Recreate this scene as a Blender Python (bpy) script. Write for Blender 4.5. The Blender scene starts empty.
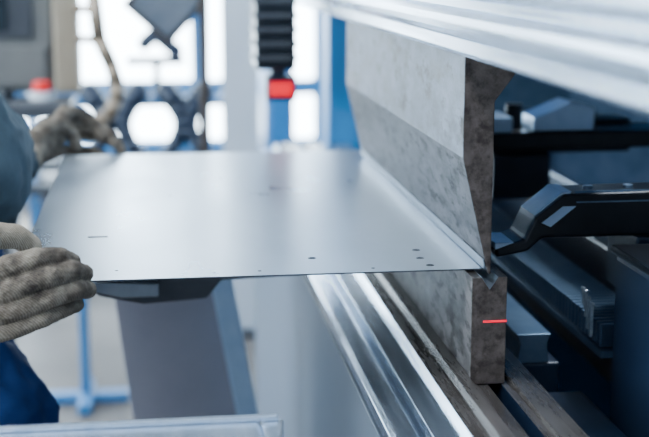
import bpy, bmesh, math, random
from mathutils import Vector, Matrix
random.seed(3)
CZ = 1.35   # eye height; all z values below are given relative to it
S = bpy.context.scene
# ---------------------------------------------------------------- materials
def mat(name, col, metal=0.0, rough=0.5, col2=None, scale=20.0, stretch=(1,1,1), bump=0.0, bscale=None,
        spec=None, emit=None, es=0.0, lo=0.35, hi=0.65, rvar=0.0, detail=6, col3=None, scale3=90, lo3=.6, hi3=.72, knit=0):
    m = bpy.data.materials.new(name); m.use_nodes = True
    nt = m.node_tree; b = nt.nodes['Principled BSDF']
    b.inputs['Base Color'].default_value = (*col, 1); b.inputs['Metallic'].default_value = metal
    b.inputs['Roughness'].default_value = rough
    if spec is not None: b.inputs['Specular IOR Level'].default_value = spec
    if emit:
        b.inputs['Emission Color'].default_value = (*emit, 1); b.inputs['Emission Strength'].default_value = es
    tc = nt.nodes.new('ShaderNodeTexCoord'); mp = nt.nodes.new('ShaderNodeMapping')
    mp.inputs['Scale'].default_value = stretch
    nt.links.new(tc.outputs['Object'], mp.inputs['Vector'])
    def noise(sc, det=detail):
        n = nt.nodes.new('ShaderNodeTexNoise'); n.inputs['Scale'].default_value = sc
        n.inputs['Detail'].default_value = det; n.inputs['Roughness'].default_value = .65
        nt.links.new(mp.outputs['Vector'], n.inputs['Vector']); return n
    if col2:
        n = noise(scale); r = nt.nodes.new('ShaderNodeValToRGB')
        r.color_ramp.elements[0].position = lo; r.color_ramp.elements[1].position = hi
        r.color_ramp.elements[0].color = (*col, 1); r.color_ramp.elements[1].color = (*col2, 1)
        nt.links.new(n.outputs['Fac'], r.inputs['Fac']); out = r.outputs['Color']
        if col3:
            n3 = noise(scale3); r3 = nt.nodes.new('ShaderNodeValToRGB')
            r3.color_ramp.elements[0].position = lo3; r3.color_ramp.elements[1].position = hi3
            nt.links.new(n3.outputs['Fac'], r3.inputs['Fac'])
            mx = nt.nodes.new('ShaderNodeMixRGB'); mx.inputs['Color2'].default_value = (*col3, 1)
            nt.links.new(r3.outputs['Color'], mx.inputs['Fac']); nt.links.new(out, mx.inputs['Color1'])
            out = mx.outputs['Color']
        if knit:
            wv = nt.nodes.new('ShaderNodeTexWave'); wv.inputs['Scale'].default_value = knit; wv.inputs['Distortion'].default_value = 4
            wv.bands_direction = 'DIAGONAL'; nt.links.new(mp.outputs['Vector'], wv.inputs['Vector'])
            m2 = nt.nodes.new('ShaderNodeMixRGB'); m2.blend_type='MULTIPLY'; m2.inputs['Color2'].default_value=(.60,.58,.56,1)
            nt.links.new(wv.outputs['Fac'], m2.inputs['Fac']); nt.links.new(out, m2.inputs['Color1']); out = m2.outputs['Color']
        nt.links.new(out, b.inputs['Base Color'])
        if rvar:
            mr = nt.nodes.new('ShaderNodeMapRange'); mr.inputs['To Min'].default_value = rough - rvar
            mr.inputs['To Max'].default_value = rough + rvar
            mr.inputs['From Min'].default_value = .3; mr.inputs['From Max'].default_value = .7
            nt.links.new(n.outputs['Fac'], mr.inputs['Value']); nt.links.new(mr.outputs['Result'], b.inputs['Roughness'])
    if bump:
        n2 = noise(bscale or scale); bp = nt.nodes.new('ShaderNodeBump')
        bp.inputs['Strength'].default_value = bump; bp.inputs['Distance'].default_value = .002
        nt.links.new(n2.outputs['Fac'], bp.inputs['Height']); nt.links.new(bp.outputs['Normal'], b.inputs['Normal'])
    return m
M = {}
M['sheet'] = mat('galvanised_sheet', (.42,.50,.58), .85, .30, (.52,.60,.68), 5, (1,.5,1), .06, 60, rvar=.05)
M['edge'] = mat('dark_edge', (.03,.035,.045), .4, .5, (.05,.055,.065), 60)
M['hole'] = mat('hole_dark', (.01,.01,.012), 0, .8)
M['punch'] = mat('worn_tool_steel', (.030,.040,.058), .15, .46, (.16,.185,.225), 34, (1,.38,.8), bump=.2, bscale=120, rvar=.10, col3=(.010,.007,.006), scale3=52, lo3=.52, hi3=.66, spec=.25, lo=.38, hi=.62)
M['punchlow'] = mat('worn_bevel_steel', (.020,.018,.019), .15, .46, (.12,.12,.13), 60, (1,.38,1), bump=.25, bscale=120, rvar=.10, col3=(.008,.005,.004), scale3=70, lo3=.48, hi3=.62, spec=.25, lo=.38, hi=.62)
M['punchend'] = mat('rusty_tool_steel', (.056,.043,.039), .3, .48, (.12,.098,.088), 50, bump=.4, bscale=260, col3=(.028,.019,.017), scale3=80, lo3=.45, hi3=.66)
M['polish'] = mat('ground_steel', (.36,.42,.49), .9, .28, (.24,.28,.33), 30, (1,.2,1))
M['die'] = mat('die_steel', (.020,.017,.016), .15, .45, (.125,.115,.115), 48, (1,.38,1), bump=.3, bscale=120, rvar=.10, col3=(.008,.005,.004), scale3=60, lo3=.46, hi3=.60, spec=.25, lo=.38, hi=.62)
M['ram'] = mat('ram_steel', (.50,.61,.74), .8, .22, (.64,.73,.84), 30, (3,.12,3), .05, 60, rvar=.06)
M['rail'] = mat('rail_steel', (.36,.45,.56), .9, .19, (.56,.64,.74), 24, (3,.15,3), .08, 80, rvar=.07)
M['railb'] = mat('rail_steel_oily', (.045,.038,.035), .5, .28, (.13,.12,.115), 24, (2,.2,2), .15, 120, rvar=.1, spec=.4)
M['panel'] = mat('grey_paint', (.085,.11,.15), .1, .4, (.10,.13,.17), 4)
M['dpanel'] = mat('mauve_grey_panel',(.19,.18,.22),.1,.5,(.225,.215,.255),4)  # the guard panel's own grey-mauve
M['blue'] = mat('blue_paint', (.02,.16,.38), .1, .4, (.028,.19,.44), 5)
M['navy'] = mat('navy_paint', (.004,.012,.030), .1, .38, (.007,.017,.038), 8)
M['black'] = mat('black_anodised', (.006,.008,.012), .4, .28, (.01,.013,.018), 30)
M['facet'] = mat('milled_facet', (.34,.48,.66), .85, .3, (.42,.56,.72), 30)  # finger facets' bluish reflection put into this metal's colour
M['steelblue'] = mat('bluish_steel', (.07,.13,.21), .6, .36, (.12,.19,.28), 20)
M['grey'] = mat('console_grey', (.085,.085,.085), 0, .5, (.11,.11,.105), 5)
M['dgrey'] = mat('dark_grey', (.03,.034,.042), .2, .45, (.045,.05,.06), 8)
M['armgrey'] = mat('zinc_plate', (.20,.23,.27), .5, .4, (.26,.29,.33), 20)
M['beige'] = mat('beige_plate', (.26,.21,.15), .3, .4, (.31,.26,.20), 6)
M['tubeb'] = mat('beige_tube', (.20,.15,.10), .3, .35, (.26,.20,.145), 6)
M['brown'] = mat('brown_post', (.06,.042,.034), .3, .5, (.08,.06,.05), 8)
M['white'] = mat('white_paint', (.42,.46,.50), 0, .5, (.47,.51,.55), 6)
M['red'] = mat('red_plastic_glow', (.65,.005,.005), 0, .35, emit=(1,.0,.0), es=.1)  # button plastic given a faint glow of its own
M['led'] = mat('red_lamp', (.6,.0,.01), 0, .4, emit=(1,.0,.02), es=.9)
M['laser'] = mat('laser_line', (.8,.0,.03), 0, .5, emit=(1,.0,.04), es=.9)
M['screen'] = mat('screen_glass', (.01,.015,.02), 0, .15)
M['clear'] = mat('clear_plastic', (.30,.36,.43), .1, .2, (.6,.66,.72), 60, bump=.4, bscale=40)
M['glove'] = mat('knit_glove', (.115,.09,.07), 0, .95, (.28,.235,.185), 34, bump=1.0, bscale=420, col3=(.04,.031,.026), scale3=24, lo3=.48, hi3=.66, spec=.15, knit=170, lo=.36, hi=.64)
M['glovecuff'] = mat('knit_glove_palm', (.38,.31,.23), 0, .95, (.24,.19,.14), 50, bump=.9, bscale=420, spec=.15, knit=170)
M['jacket'] = mat('work_jacket', (.030,.047,.060), 0, .85, (.05,.072,.088), 14, bump=.4, bscale=30, spec=.2)
M['trouser'] = mat('work_trousers', (.006,.026,.105), 0, .85, (.012,.042,.15), 12, bump=.5, bscale=24, spec=.2)
M['skin'] = mat('skin', (.55,.33,.24), 0, .55, (.60,.38,.28), 20)
M['hair'] = mat('hair', (.05,.03,.02), 0, .7, (.08,.05,.03), 80, bump=.5, bscale=200)
M['eye'] = mat('eye_white', (.8,.8,.8), 0, .2)
M['shoe'] = mat('shoe_leather', (.03,.03,.03), 0, .5, (.05,.045,.04), 30)
M['floor'] = mat('concrete_floor', (.075,.064,.056), 0, .6, (.12,.105,.095), 3, bump=.1, bscale=30)
M['wall'] = mat('wall_plaster', (.14,.16,.19), 0, .8, (.17,.19,.22), 3)
M['ceil'] = mat('ceiling_paint', (.16,.18,.21), 0, .8, (.19,.21,.24), 3)
M['lamp'] = mat('added_lamp_tube', (1,1,1), 0, .5, emit=(.80,.90,1), es=6)
# ---------------------------------------------------------------- mesh helpers
def finish(bm, name, m, bevel=0, smooth=False, segs=2):
    me = bpy.data.meshes.new(name)
    bmesh.ops.recalc_face_normals(bm, faces=bm.faces[:])
    vs = [v.co for v in bm.verts]
    c = Vector([(min(v[i] for v in vs)+max(v[i] for v in vs))/2 for i in range(3)])
    for v in bm.verts: v.co -= c
    bm.to_mesh(me); bm.free()
    o = bpy.data.objects.new(name, me); S.collection.objects.link(o)
    o.location = c + Vector((0,0,CZ))
    ms = m if isinstance(m, (list,tuple)) else [m]
    for k in ms: me.materials.append(M[k])
    if smooth:
        for p in me.polygons: p.use_smooth = True
    if bevel:
        b = o.modifiers.new('bevel','BEVEL'); b.width = bevel; b.segments = segs; b.limit_method='ANGLE'; b.angle_limit=math.radians(25)
    return o
def box(name, x0,x1,y0,y1,z0,z1, m, bevel=0.002, rot=None):
    bm = bmesh.new(); bmesh.ops.create_cube(bm, size=1)
    for v in bm.verts:
        v.co = Vector(((x0+x1)/2+v.co.x*(x1-x0),(y0+y1)/2+v.co.y*(y1-y0),(z0+z1)/2+v.co.z*(z1-z0)))
    o = finish(bm, name, m, bevel)
    if rot: o.rotation_euler = rot
    return o
def prism(name, prof, a0, a1, m, axis='Y', bevel=0.0, endmat=None, side=None):
    bm = bmesh.new()
    def co(p, a):
        if axis=='Y': return (p[0],a,p[1])
        if axis=='X': return (a,p[0],p[1])
        return (p[0],p[1],a)
    A = [bm.verts.new(co(p,a0)) for p in prof]; B = [bm.verts.new(co(p,a1)) for p in prof]
    f0 = bm.faces.new(A); f1 = bm.faces.new(B[::-1])
    n = len(prof); fs=[]
    for i in range(n): fs.append(bm.faces.new((A[i],B[i],B[(i+1)%n],A[(i+1)%n])))
    ms = [m]
    if endmat: f0.material_index = 1; f1.material_index = 1; ms = [m,endmat]
    if side:
        for i,k in side.items():
            if k not in ms: ms.append(k)
            fs[i].material_index = ms.index(k)
    return finish(bm, name, ms, bevel)
def capsules(bm, chains, seg=14):
    for ch in chains:
        for i,(p,r) in enumerate(ch):
            bmesh.ops.create_uvsphere(bm, u_segments=seg, v_segments=max(6,seg//2), radius=r, matrix=Matrix.Translation(Vector(p)))
            if i:
                q, r0 = ch[i-1]; a = Vector(q); b = Vector(p); d = b-a
                if d.length < 1e-5: continue
                mt = Matrix.Translation((a+b)/2) @ d.to_track_quat('Z','Y').to_matrix().to_4x4()
                bmesh.ops.create_cone(bm, cap_ends=True, segments=seg, radius1=r0, radius2=r, depth=d.length, matrix=mt)
def tube(name, pts, r, m, seg=12):
    bm = bmesh.new(); capsules(bm, [[(p,r) for p in pts]], seg); return finish(bm, name, m, smooth=True)
def flesh(name, chains, m, vox=.002, sm=6, ell=(), seg=16, creases=None):
    bm = bmesh.new(); capsules(bm, chains, seg)
    for c, s in ell:
        bmesh.ops.create_uvsphere(bm, u_segments=24, v_segments=16, radius=1, matrix=Matrix.Translation(Vector(c)) @ Matrix.Diagonal((*s,1)))
    o = finish(bm, name, m, smooth=True)
    r = o.modifiers.new('fuse','REMESH'); r.mode='VOXEL'; r.voxel_size = vox; r.use_smooth_shade = True
    s = o.modifiers.new('soften','SMOOTH'); s.factor=.6; s.iterations = sm
    if creases:
        t = bpy.data.textures.new(name+'_folds','CLOUDS'); t.noise_scale = creases[0]
        d = o.modifiers.new('folds','DISPLACE'); d.texture = t; d.strength = creases[1]; d.mid_level=.5
    return o
def group(name, parts):
    e = bpy.data.objects.new(name, None); S.collection.objects.link(e); e.empty_display_size=.05
    e.location = parts[0].location.copy()
    bpy.context.view_layer.update()
    for p in parts:
        p.parent = e; p.matrix_parent_inverse = Matrix.Translation(-e.location)
    return e
def cyl(name, c, r, h, m, axis='Z', seg=32, bevel=0):
    bm = bmesh.new()
    R = {'Z':Matrix.Identity(4),'X':Matrix.Rotation(math.pi/2,4,'Y'),'Y':Matrix.Rotation(math.pi/2,4,'X')}[axis]
    bmesh.ops.create_cone(bm, cap_ends=True, segments=seg, radius1=r, radius2=r, depth=h, matrix=Matrix.Translation(Vector(c))@R)
    return finish(bm, name, m, bevel)
# ---------------------------------------------------------------- room
FL = -1.35; CE = 2.9
box('floor', -5,4,-3,6.7, FL-.1,FL, 'floor',0)
box('ceiling', -5,4,-3,6.7, CE,CE+.1,'ceil',0)
box('wall_right', 4,4.1,-3,6.7, FL,CE,'wall',0)
box('wall_front', -5,4,-3.1,-3, FL,CE,'wall',0)
WT=.95  # unseen lintel kept low so the near sheet mirrors darker wall
W = [box('sill', -5,4,6.5,6.7,FL,-.96,'wall',0), box('lintel',-5,4,6.5,6.7,WT,CE,'wall',0),
     box('pier_right',2.6,4,6.5,6.7,-.96,WT,'wall',0), box('pier_left',-5,-4.4,6.5,6.7,-.96,WT,'wall',0)]
group('wall_back', W)
xs = [-4.4,-3.0,-1.7,-.42,.86,1.7,2.6]
for i in range(6):
    x0,x1 = xs[i],xs[i+1]; f=.05
    group('window_%d'%(i+1), [box('jamb_a',x0,x0+f,6.52,6.6,-.96,WT,'blue',0), box('jamb_b',x1-f,x1,6.52,6.6,-.96,WT,'blue',0),
       box('rail_low',x0+f,x1-f,6.52,6.6,-.96,-.9,'blue',0), box('rail_mid',x0+f,x1-f,6.52,6.6,-.68,-.60,'blue',0),
       box('mullion',(x0+x1)/2-.03,(x0+x1)/2+.03,6.52,6.6,-.6,WT-.06,'blue',0), box('rail_top',x0+f,x1-f,6.52,6.6,WT-.06,WT,'blue',0)])
W = [box('sill',-5.1,-5,-3,6.7,FL,-.6,'wall',0), box('lintel',-5.1,-5,-3,6.7,2.2,CE,'wall',0)]
for i,y in enumerate([-3,-.3,2.4,5.1]): W.append(box('pier_%d'%i,-5.1,-5,y,y+.5 if i<3 else 6.7,-.6,2.2,'wall',0))
group('wall_left', W)
for i,y in enumerate([-2.5,.2,2.9]):  # unseen side windows added for light and for punch and rail reflections
    group('window_%d'%(i+7), [box('jamb_a',-5.07,-5.02,y,y+.05,-.6,2.2,'blue',0), box('jamb_b',-5.07,-5.02,y+2.15,y+2.2,-.6,2.2,'blue',0),
      box('rail_low',-5.07,-5.02,y+.05,y+2.15,-.6,-.55,'blue',0), box('rail_mid',-5.07,-5.02,y+.05,y+2.15,.7,.76,'blue',0),
      box('rail_top',-5.07,-5.02,y+.05,y+2.15,2.15,2.2,'blue',0)])
# ---------------------------------------------------------------- sheet
sh = box('sheet_blank', -.155,.358,1.358,2.267,-.3366,-.335,'sheet',0)
cut = []
for x,y in [(.1742,1.432),(.300,1.4577),(.2962,1.416),(.3003,1.3806)]:
    cut.append(cyl('cutter',(x,y,-.336),.0048,.02,'hole',seg=20))
cut.append(box('cutter',-.084,-.060,1.576,1.584,-.345,-.325,'hole',0))
for x,y in [(.10,2.0),(.13,2.0),(.02,1.85),(-.045,1.40),(.06,1.378),(.11,1.378),(.235,1.375)]:
    cut.append(cyl('cutter',(x,y,-.336),.0022,.02,'hole',seg=16))
for c in cut:
    b = sh.modifiers.new('hole','BOOLEAN'); b.object = c; b.operation='DIFFERENCE'; b.solver='EXACT'
bpy.context.view_layer.update()
me = bpy.data.meshes.new_from_object(sh.evaluated_get(bpy.context.evaluated_depsgraph_get()))
sh.modifiers.clear(); sh.data = me
for c in cut: bpy.data.objects.remove(c)
me.materials.clear(); me.materials.append(M['sheet']); me.materials.append(M['edge'])
for p in me.polygons: p.material_index = 0 if p.normal.z>.5 else 1  # sides, underside and hole walls darker than the top
sh.name = 'sheet_metal_blank'
# ---------------------------------------------------------------- punch & die
pp = [(.3228,-.085),(.3228,-.2075),(.3515,-.329),(.3535,-.3345),(.3560,-.3345),(.3560,-.148),(.3815,-.114),(.3815,-.085)]
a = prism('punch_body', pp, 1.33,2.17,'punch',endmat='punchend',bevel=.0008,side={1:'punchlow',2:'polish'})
b = prism('ground_tip_reflection', [(.3482,-.3180),(.3508,-.3290),(.3498,-.3290),(.3472,-.3180)],1.331,2.169,'polish')  # ground strip, with the sheet's reflection put into its pale tone
group('press_brake_punch',[a,b])
dd = [(.336,-.3385),(.336,-.459),(.375,-.459),(.375,-.3385),(.3645,-.3385),(.3555,-.352),(.3465,-.3385)]
a = prism('die_body', dd, 1.33,2.27,'die',endmat='punchend',bevel=.0008)
b = prism('vee_flank_a', [(.3647,-.3383),(.3557,-.3518),(.3557,-.3512),(.3643,-.3383)],1.3295,2.27,'polish')
c = prism('vee_flank_b', [(.3463,-.3383),(.3553,-.3518),(.3553,-.3512),(.3467,-.3383)],1.3295,2.27,'polish')
group('press_brake_die',[a,b,c])
l = box('laser_stripe', .349,.3752,1.3290,1.3299,-.3887,-.3867,'laser',0)
l.name='laser_alignment_line'
# ---------------------------------------------------------------- bed
rp = [(.415,-.46),(.415,-.505),(.235,-.505),(.235,-.490),(.240,-.484),(.262,-.484),(.262,-.497),(.271,-.497),(.271,-.473),(.296,-.473),(.302,-.460),
      (.357,-.460),(.357,-.488),(.372,-.488),(.372,-.460)]
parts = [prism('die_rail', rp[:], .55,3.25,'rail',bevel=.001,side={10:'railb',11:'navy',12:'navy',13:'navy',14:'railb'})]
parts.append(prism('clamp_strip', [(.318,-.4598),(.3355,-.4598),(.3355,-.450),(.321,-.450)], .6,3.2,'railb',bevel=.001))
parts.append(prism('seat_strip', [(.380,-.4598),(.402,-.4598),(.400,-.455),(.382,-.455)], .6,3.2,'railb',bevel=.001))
parts.append(box('bed_beam', .25,.40,.5,3.25,FL,-.505,'panel',.003))
parts.append(prism('front_cover', [(.243,-.53),(.2495,-.53),(.2495,-1.2),(.243,-1.2)], .55,3.2,'panel',bevel=.001))
group('press_brake_bed', parts)
# ---------------------------------------------------------------- ram
rm = [(.60,-.05),(.44,-.05),(.44,-.088),(.40,-.099),(.383,-.099),(.383,-.083),(.3208,-.083),(.3208,-.099),(.3165,-.099),(.312,-.094),(.312,-.080),
      (.306,-.077),(.301,-.071),(.299,-.064),(.301,-.057),(.306,-.051),(.310,-.049),(.310,-.040),(.300,-.037),(.297,-.030),(.297,.02),(.31,.03),(.31,.5),(.60,.5)]
group('press_brake_ram',[prism('ram_profile', rm, .35,3.25,'ram',bevel=.0008), box('ram_plate',.33,.60,.35,3.25,.5,1.1,'white',.003)])
group('press_brake_side_frame',[box('upright',.44,1.5,3.27,3.40,FL,1.1,'blue',.005), box('upper_link',.30,.60,3.255,3.27,.3,1.1,'white',.002),
      box('inner_plate',.62,1.4,3.24,3.27,-.9,-.2,'steelblue',.003)])
# ---------------------------------------------------------------- back gauge
def finger(y0, y1):
    P=[]
    prof=[(.470,-.270),(.80,-.266),(.80,-.322),(.447,-.322),(.430,-.337),(.392,-.344),(.390,-.334),(.425,-.322),(.437,-.296)]
    P.append(prism('finger_body', prof, y0,y1,'black',bevel=.004,side={7:'steelblue',8:'steelblue'}))
    P.append(prism('nose_lit_facet', [(.4365,-.2945),(.470,-.2678),(.482,-.2674),(.476,-.274),(.444,-.299)], y0+.004,y1-.004,'facet',bevel=.001))  # nose painted pale blue where it catches light from above
    P.append(prism('edge_lit_strip', [(y0-.0008,-.280),(y0+.006,-.2675),(y0+.009,-.2675),(y0+.002,-.281)], .486,.60,'steelblue',axis='X'))  # lit top edge put in as a paler strip
    P.append(box('stop_tongue', .391,.430,y0+.003,y1-.003,-.334,-.326,'facet',.001))
    P.append(prism('side_lit_facet', [(.445,-.303),(.470,-.284),(.486,-.284),(.456,-.308)], y0-.0006,y0+.002,'facet'))  # highlight on the side put in as a pale patch
    for i,x in enumerate((.51,.56)):
        P.append(cyl('screw_%d'%i,(x,(y0+y1)/2,-.2675),.006,.004,'facet'))
    P.append(box('carriage_block', .56,.66,y0-.005,y1+.03,-.40,-.323,'navy',.003))
    P.append(box('carriage_top', .62,.74,y0+.0,y1+.03,-.268,-.256,'black',.003))
    return group('back_gauge_finger',P)
finger(1.44,1.505); finger(2.10,2.17)
group('back_gauge_slide',[box('slide_plate',.47,.86,2.0,2.095,-.300,-.272,'black',.003), box('milled_block',.50,.56,1.98,2.06,-.271,-.245,'facet',.003),
   prism('cam_block',[(.60,-.271),(.70,-.271),(.70,-.235),(.66,-.225),(.60,-.25)],2.0,2.07,'facet',bevel=.002), cyl('knob',(.575,2.03,-.25),.014,.04,'black')])
group('back_gauge_beam',[box('beam',.66,.80,1.2,3.23,-.62,-.42,'navy',.004), box('guide_rail',.685,.70,1.2,3.23,-.42,-.405,'polish',.002),
   box('guide_rail_b',.755,.77,1.2,3.23,-.42,-.405,'polish',.002)])
links=[box('tray',.520,.600,1.43,3.2,-.468,-.460,'steelblue',.001)]
bm=bmesh.new()
y=1.45
while y<3.15:
    bmesh.ops.create_cube(bm,size=1,matrix=Matrix.Translation((.56,y,-.445))@Matrix.Diagonal((.070,.007,.028,1))); y+=.0135
links.append(finish(bm,'links','steelblue',.001))
group('cable_chain',links)
group('linear_guide',[box('base',.430,.50,1.52,3.23,-.60,-.50,'navy',.003), prism('rail',[(.445,-.4995),(.448,-.475),(.443,-.462),(.487,-.462),(.482,-.475),(.485,-.4995)],1.52,3.23,'steelblue',bevel=.001)])
group('gauge_drive_housing',[box('housing',.525,.66,1.27,1.41,-1.0,-.335,'navy',.006), box('cap',.52,.665,1.265,1.415,-.3345,-.325,'black',.003),
    cyl('screw_head_a',(.60,1.268,-.40),.007,.006,'dgrey','Y'), cyl('screw_head_b',(.60,1.268,-.55),.007,.006,'dgrey','Y')])
group('lower_drive_box',[box('housing',.44,.524,1.25,1.50,-1.34,-.53,'navy',.006), box('lid',.445,.52,1.245,1.25,-1.2,-.66,'dgrey',.002)])
bm=bmesh.new()
for i in range(9):
    bmesh.ops.create_cube(bm,size=1,matrix=Matrix.Translation((.508+.0012*i,1.435+.007*i,-.420+.002*i))@Matrix.Rotation(.5*math.sin(i*2.1),4,'X')@Matrix.Diagonal((.004,.0045,.042-.003*i,1)))
finish(bm,'cable_guard_bristles','clear',.0008)
group('rear_housing',[box('back_panel',1.45,1.5,.6,3.26,FL,.6,'navy',.004), box('shelf',.82,1.44,1.0,3.22,-.66,-.60,'steelblue',.004),
   box('upper_duct',.70,1.1,1.6,3.22,-.16,.05,'navy',.01), box('upper_duct_strip',.69,.70,1.6,3.22,-.14,-.12,'steelblue',.001)])
# ---------------------------------------------------------------- guard camera on ram
P=[box('body',.205,.285,2.6,2.72,-.22,.0,'black',.006), box('bracket',.23,.292,2.64,2.68,.0,.06,'steelblue',.002)]
for i in range(6): P.append(box('rib_%d'%i,.201,.288,2.597,2.723,-.20+i*.028,-.192+i*.028,'dgrey',.001))
P.append(box('lamp_stem',.238,.268,2.64,2.68,-.25,-.22,'navy',.002))
P.append(box('lamp_housing',.228,.288,2.63,2.69,-.285,-.235,'navy',.002))
P.append(box('lamp',.234,.282,2.622,2.63,-.275,-.246,'led',.002))
group('safety_light_unit',P)
# ---------------------------------------------------------------- front support
P=[prism('arm',[(-.10,-.425),(.241,-.400),(.241,-.425),(.085,-.430),(.065,-.455),(-.02,-.460),(-.08,-.447)],1.72,1.80,'dgrey',bevel=.003),
   prism('arm_plate',[(-.115,-.420),(.00,-.428),(.00,-.446),(-.05,-.446),(-.09,-.436)],1.705,1.719,'armgrey',bevel=.002),
   box('arm_pad',-.09,.08,1.715,1.805,-.424,-.417,'facet',.002,rot=(0,math.radians(-4),0))]
group('sheet_support_arm',P)
P=[prism('panel',[(-.085,-.50),(.078,-.50),(.150,-.80),(.24,-1.34),(-.0,-1.34),(-.05,-.80)],2.2,2.22,'dpanel',bevel=.002),
   prism('brace',[(.072,-.45),(.110,-.45),(.170,-.80),(.235,-1.34),(.200,-1.34),(.133,-.80)],2.15,2.195,'facet',bevel=.003),
   prism('stiffener',[(-.09,-.49),(.08,-.49),(.08,-.503),(-.09,-.503)],2.15,2.24,'dgrey',bevel=.001)]
group('machine_front_guard',P)
P=[box('top_rail',-.9,.095,1.13,1.20,-.470,-.440,'ram',.005), prism('end_corner',[(.095,1.13),(.112,1.145),(.118,1.20),(.095,1.20)],-.470,-.440,'ram',axis='Z',bevel=.003),
   box('top_lip',-.9,.112,1.192,1.200,-.4398,-.434,'ram',.002),
   box('leg_a',.05,.09,1.145,1.185,FL,-.470,'rail',.003), box('leg_b',-.88,-.84,1.145,1.185,FL,-.470,'rail',.003)]
group('steel_work_rest',P)
# ---------------------------------------------------------------- control console
P=[box('cabinet',-.75,-.25,3.4,3.65,-.34,.25,'grey',.012), box('bezel',-.72,-.30,3.39,3.40,-.20,.2,'dgrey',.004), box('screen',-.70,-.36,3.384,3.39,-.18,.18,'screen',.002),
   box('key_panel',-.72,-.27,3.385,3.40,-.32,-.22,'grey',.003), box('shelf',-.75,-.20,3.22,3.4,-.385,-.345,'dgrey',.008),
   box('side_plate',-.248,-.185,3.38,3.5,-.34,.25,'beige',.006), cyl('stop_button_base',(-.275,3.30,-.335),.032,.020,'white'), cyl('stop_button',(-.275,3.30,-.313),.022,.026,'red',bevel=.006),
   cyl('dial',(-.36,3.30,-.33),.018,.03,'black'), box('pedestal',-.55,-.40,3.45,3.6,FL,-.34,'dgrey',.01), box('foot',-.68,-.3,3.38,3.68,FL,FL+.04,'dgrey',.01)]
P.append(tube('grab_handle',[(-.145,3.3,.2),(-.142,3.3,-.08),(-.130,3.3,-.20),(-.104,3.3,-.26),(-.090,3.3,-.31),(-.093,3.3,-.35),(-.115,3.3,-.39),(-.155,3.3,-.41),(-.19,3.31,-.405),(-.21,3.33,-.37)],.018,'tubeb'))
P.append(tube('handle_stay',[(-.14,3.3,-.125),(-.20,3.4,-.125)],.010,'tubeb')); P.append(tube('handle_stay_b',[(-.137,3.3,-.20),(-.20,3.4,-.20)],.010,'tubeb'))
for i in range(5):
    for j in range(2): P.append(box('key_%d_%d'%(i,j),-.70+i*.06,-.665+i*.06,3.380,3.386,-.31+j*.04,-.285+j*.04,'dgrey' if (i+j)%2 else 'white',.002))
group('control_console',P)
group('steel_post',[tube('shaft',[(.14,3.6,FL),(.14,3.6,1.2)],.014,'brown'), cyl('base_plate',(.14,3.6,FL+.01),.08,.02,'brown')])
group('hanging_sign',[box('plate',-.045,.125,3.66,3.69,-.205,-.035,'brown',.004,rot=(0,math.radians(42),0)), box('face',-.03,.11,3.652,3.659,-.19,-.05,'armgrey',.003,rot=(0,math.radians(42),0)),
   tube('hanger',[(.04,3.675,-.01),(.127,3.63,.1)],.006,'brown')])
group('structural_column',[box('shaft',.265,.345,4.6,4.7,FL,CE,'white',.004), box('flange_a',.24,.37,4.59,4.60,FL,CE,'white',.002), box('base',.2,.41,4.53,4.77,FL,FL+.02,'dgrey',.002)])
group('blue_cabinet',[box('body',.42,.53,4.9,5.3,FL,.6,'blue',.01), box('door',.43,.52,4.885,4.9,FL+.1,.55,'blue',.005), box('handle',.44,.45,4.87,4.885,-.5,-.35,'white',.002), box('plinth',.43,.52,4.895,5.29,FL,FL+.06,'dgrey',0)])
P=[box('bar_top',-.45,.34,5.0,5.05,-.56,-.52,'blue',.003), box('bar_low',-.45,.34,5.0,5.05,-.80,-.76,'navy',.003), box('leg_a',-.47,-.44,4.9,5.15,FL,-.5,'blue',.003), box('leg_b',.33,.36,4.9,5.15,FL,-.5,'blue',.003),
   box('bench_top',-.47,.36,4.8,5.3,-.86,-.82,'dgrey',.004)]
for i,x in enumerate([-.24,-.06,.05,.19]):
    s=(-1)**i
    pts=[(x+ .06*s*math.sin(t*.6),4.98,-.50-.045*t) for t in range(7)]
    bm=bmesh.new(); capsules(bm,[[(p,.045-.003*k) for k,p in enumerate(pts)]]); P.append(finish(bm,'hanging_tool_%d'%i,'navy',smooth=True))
P.append(box('tool_shelf',-.1,.12,5.0,5.1,-.40,-.37,'navy',.004)); P.append(box('shelf_post',0,.03,5.06,5.09,-.52,-.37,'navy',.002))
bm=bmesh.new(); capsules(bm,[[((-.03+.03*t,5.05,-.32+.03*math.sin(t*1.1)),.03) for t in range(5)]]); P.append(finish(bm,'bent_tool','navy',smooth=True))
group('tool_rack_bench',P)
P=[box('post',-.245,-.215,3.9,3.93,FL+.03,-.95,'blue',.004), box('foot_x',-.36,-.10,3.89,3.94,FL,FL+.03,'blue',.004), box('foot_y',-.25,-.21,3.78,4.05,FL,FL+.03,'blue',.004), box('head',-.27,-.19,3.86,3.97,-.95,-.92,'blue',.004)]
group('roller_stand',P)
P=[box('deck',-.6,.5,5.55,6.1,-1.2,-1.15,'beige',.01)]
for i in range(4): P.append(box('block_%d'%i,-.55+i*.3,-.40+i*.3,5.6,6.05,FL,-1.2,'beige',.005))
for i in range(3): P.append(box('crate_%d'%i,-.55+i*.36,-.25+i*.36,5.6,6.0,-1.15,-.97-.03*i,'beige' if i%2 else 'brown',.01))
group('loaded_pallet',P)
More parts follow.
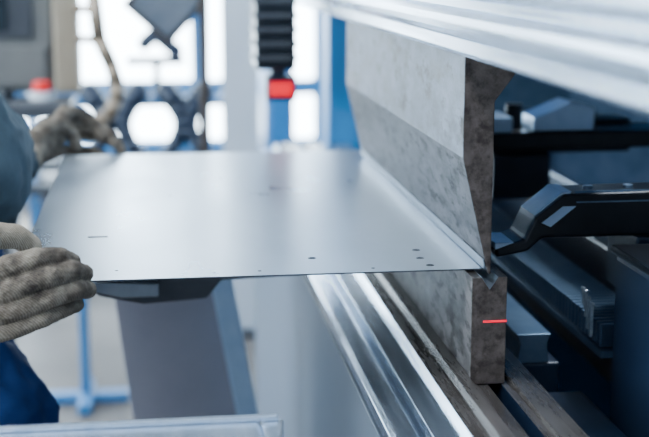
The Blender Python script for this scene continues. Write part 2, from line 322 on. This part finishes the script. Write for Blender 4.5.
# ---------------------------------------------------------------- operator
near=[
 [((-.172,1.322,-.322),.0135),((-.150,1.313,-.307),.0128),((-.122,1.310,-.298),.0106),((-.100,1.322,-.300),.0104),((-.088,1.340,-.310),.0092)],
 [((-.170,1.318,-.340),.0135),((-.145,1.306,-.328),.0125),((-.110,1.304,-.316),.0110),((-.088,1.318,-.314),.0108),((-.076,1.338,-.322),.0096)],
 [((-.172,1.318,-.359),.0130),((-.146,1.308,-.350),.0120),((-.108,1.305,-.338),.0108),((-.084,1.318,-.334),.0105),((-.073,1.339,-.340),.0094)],
 [((-.174,1.320,-.378),.0120),((-.148,1.314,-.372),.0110),((-.118,1.311,-.361),.0100),((-.097,1.321,-.354),.0096),((-.086,1.338,-.355),.0086)],
 [((-.262,1.33,-.352),.030),((-.22,1.335,-.350),.027),((-.185,1.326,-.328),.019)],
 [((-.22,1.335,-.350),.027),((-.185,1.322,-.345),.019)],
 [((-.22,1.335,-.355),.027),((-.185,1.322,-.362),.018)],
 [((-.22,1.335,-.358),.026),((-.188,1.322,-.376),.016)],
 [((-.172,1.322,-.322),.0135),((-.170,1.318,-.340),.0135),((-.172,1.318,-.358),.013),((-.174,1.32,-.376),.012)],
 [((-.245,1.345,-.335),.022),((-.205,1.375,-.305),.0185)],
]
h1=flesh('glove_right', near,'glove',.0013,2,creases=(.006,.0018))
th1=flesh('glove_right_thumb', [[((-.225,1.358,-.32),.0195),((-.205,1.375,-.303),.0188),((-.176,1.400,-.292),.0155),((-.152,1.420,-.298),.0135),((-.138,1.432,-.312),.0120)]],'glovecuff',.0016,3,creases=(.006,.0014))
cuff1=flesh('glove_cuff_right', [[((-.255,1.33,-.352),.033),((-.30,1.345,-.345),.035)]],'glovecuff',.003,4)
far=[
 [((-.215,2.14,-.322),.028),((-.190,2.19,-.306),.025),((-.170,2.225,-.288),.018)],
 [((-.190,2.19,-.306),.025),((-.178,2.235,-.303),.018)],
 [((-.190,2.19,-.310),.025),((-.186,2.24,-.322),.017)],
 [((-.170,2.225,-.286),.0160),((-.152,2.262,-.260),.0130),((-.128,2.290,-.266),.0118),((-.104,2.296,-.286),.0108),((-.092,2.292,-.306),.0098)],
 [((-.174,2.232,-.298),.0155),((-.144,2.284,-.280),.0125),((-.108,2.304,-.286),.0115),((-.080,2.302,-.304),.0105),((-.070,2.296,-.320),.0096)],
 [((-.184,2.250,-.310),.0140),((-.148,2.308,-.304),.0118),((-.098,2.322,-.308),.0110),((-.068,2.314,-.320),.0100),((-.060,2.300,-.334),.0094)],
 [((-.188,2.255,-.330),.0130),((-.154,2.312,-.332),.0108),((-.112,2.316,-.336),.0100),((-.092,2.304,-.343),.0090)],
 [((-.204,2.165,-.303),.022),((-.180,2.185,-.278),.0165),((-.160,2.205,-.270),.0138),((-.142,2.222,-.288),.0122),((-.132,2.226,-.312),.0112)],
]
h2=flesh('glove_left', far,'glove',.0018,2,creases=(.008,.0018))
cuff2=flesh('glove_cuff_left', [[((-.212,2.135,-.322),.031),((-.228,2.105,-.320),.033)]],'glovecuff',.003,4)
jk=[
 [((-.36,1.74,-.42),.135),((-.355,1.74,-.25),.14),((-.36,1.73,-.10),.15),((-.37,1.73,.03),.13)],
 [((-.36,1.64,-.42),.12),((-.36,1.60,-.10),.12),((-.37,1.56,.04),.085)],
 [((-.36,1.84,-.42),.12),((-.36,1.86,-.10),.12),((-.37,1.90,.04),.085)],
 [((-.37,1.56,.04),.085),((-.37,1.90,.04),.085)],
 [((-.37,1.73,.05),.09),((-.35,1.73,.12),.062)],
 [((-.37,1.92,.03),.078),((-.315,1.97,-.12),.066),((-.26,1.96,-.275),.057),((-.235,2.05,-.305),.046),((-.222,2.11,-.32),.038)],
 [((-.38,1.54,.03),.078),((-.46,1.44,-.12),.062),((-.47,1.38,-.27),.054),((-.38,1.36,-.315),.046),((-.295,1.343,-.345),.039)],
]
jacket=flesh('jacket', jk,'jacket',.007,6,creases=(.06,.026), ell=[((-.286,1.76,-.27),(.125,.15,.13))])
tr=[
 [((-.34,1.66,-.47),.125),((-.33,1.84,-.47),.125)],
 [((-.335,1.75,-.40),.13),((-.335,1.75,-.5),.13)],
 [((-.32,1.64,-.50),.125),((-.235,1.61,-.60),.108),((-.215,1.60,-.82),.085),((-.26,1.60,-.95),.072),((-.33,1.60,-1.24),.06)],
 [((-.33,1.85,-.50),.12),((-.32,1.87,-.62),.10),((-.29,1.88,-.86),.078),((-.36,1.89,-1.24),.058)],
]
trous=flesh('trousers', tr,'trouser',.007,6,creases=(.05,.026))
s1=flesh('shoe_right',[[((-.37,1.60,-1.30),.045),((-.25,1.58,-1.313),.036),((-.18,1.57,-1.316),.033)]],'shoe',.005,4)
s2=flesh('shoe_left',[[((-.40,1.89,-1.30),.045),((-.28,1.90,-1.313),.036),((-.21,1.91,-1.316),.033)]],'shoe',.005,4)
hx,hy,hz=-.315,1.73,.245
head=flesh('head',[[((hx-.03,hy,.12),.055),((hx-.02,hy,.17),.053)],[((hx+.03,hy,hz-.075),.045),((hx+.055,hy,hz-.085),.028)],
   [((hx+.085,hy,hz+.015),.009),((hx+.108,hy,hz-.022),.012)],[((hx+.088,hy-.018,hz-.052),.008),((hx+.088,hy+.018,hz-.052),.008)],
   [((hx+.082,hy-.045,hz+.03),.009),((hx+.09,hy-.015,hz+.03),.008)],[((hx+.082,hy+.045,hz+.03),.009),((hx+.09,hy+.015,hz+.03),.008)],
   [((hx-.005,hy-.077,hz+.01),.012),((hx-.0,hy-.08,hz-.025),.008)],[((hx-.005,hy+.077,hz+.01),.012),((hx-.0,hy+.08,hz-.025),.008)]],'skin',.004,3,
   ell=[((hx,hy,hz+.015),(.098,.076,.105)),((hx+.03,hy,hz-.045),(.062,.058,.065))])
hair=flesh('hair',[[((hx-.05,hy,hz-.03),.06),((hx-.055,hy,hz+.03),.06)]],'hair',.004,3,ell=[((hx-.012,hy,hz+.042),(.100,.082,.092))])
eyes=[flesh('eye_%d'%i,[[((hx+.083,hy+s*.031,hz+.008),.0115),((hx+.084,hy+s*.031,hz+.008),.0115)]],'eye',.0015,1) for i,s in enumerate((-1,1))]
group('machine_operator',[jacket,trous,h1,th1,h2,cuff1,cuff2,s1,s2,head,hair]+eyes)
# ---------------------------------------------------------------- lights
def lamp(x,y,i,e):  # unseen ceiling fixtures added as the hall's main lamps
    fx=[box('housing',x-.12,x+.12,y-.65,y+.65,2.62,2.70,'white',.005), tube('tube_a',[(x-.05,y-.6,2.605),(x-.05,y+.6,2.605)],.014,'lamp'), tube('tube_b',[(x+.05,y-.6,2.605),(x+.05,y+.6,2.605)],.014,'lamp'),
        tube('rod_a',[(x,y-.5,2.70),(x,y-.5,CE)],.005,'white'), tube('rod_b',[(x,y+.5,2.70),(x,y+.5,CE)],.005,'white')]
    L=bpy.data.lights.new('added_hall_light','AREA'); L.shape='RECTANGLE'; L.size=.3; L.size_y=1.3; L.energy=e; L.color=(.82,.91,1)
    o=bpy.data.objects.new('light_source',L); S.collection.objects.link(o); o.location=(x,y,2.56+CZ)
    group('added_ceiling_lamp',fx+[o])
for i,(x,y,e) in enumerate([(-1.2,1.2,160),(-1.2,3.8,90),(-3.2,2.4,90),(1.6,2.2,190),(-1.0,-1.4,110)]): lamp(x,y,i,e)
L=bpy.data.lights.new('gauge_fill_light','AREA'); L.shape='RECTANGLE'; L.size=.06; L.size_y=.9; L.energy=12; L.color=(.7,.85,1)  # unseen strip lamp added to put highlights on the back gauge
o=bpy.data.objects.new('gauge_fill_source',L); S.collection.objects.link(o); o.location=(.9,2.3,.235+CZ); o.rotation_euler=(0,math.radians(25),0)
group('added_gauge_fill',[box('fill_housing',.88,.96,1.8,2.8,.25,.29,'white',.004), tube('fill_tube',[(.92,1.85,.247),(.92,2.75,.247)],.012,'lamp'),
   box('fill_bracket',.60,.96,2.28,2.32,.29,.31,'dgrey',.002), o])
w=bpy.data.worlds.new('daylight'); S.world=w; w.use_nodes=True
bg=w.node_tree.nodes['Background']; bg.inputs['Color'].default_value=(.72,.88,1,1); bg.inputs['Strength'].default_value=22.0
# ---------------------------------------------------------------- camera
cd=bpy.data.cameras.new('camera'); cam=bpy.data.objects.new('camera',cd); S.collection.objects.link(cam)
cd.sensor_width=36; cd.lens=1300/649*36
th=math.radians(7.5); ph=math.radians(11.33)
cam.location=(0,0,CZ); cam.rotation_euler=(math.pi/2-ph,0,-th)
cd.dof.use_dof=True; cd.dof.focus_distance=1.42; cd.dof.aperture_fstop=3.8; cd.clip_start=.02
S.camera=cam
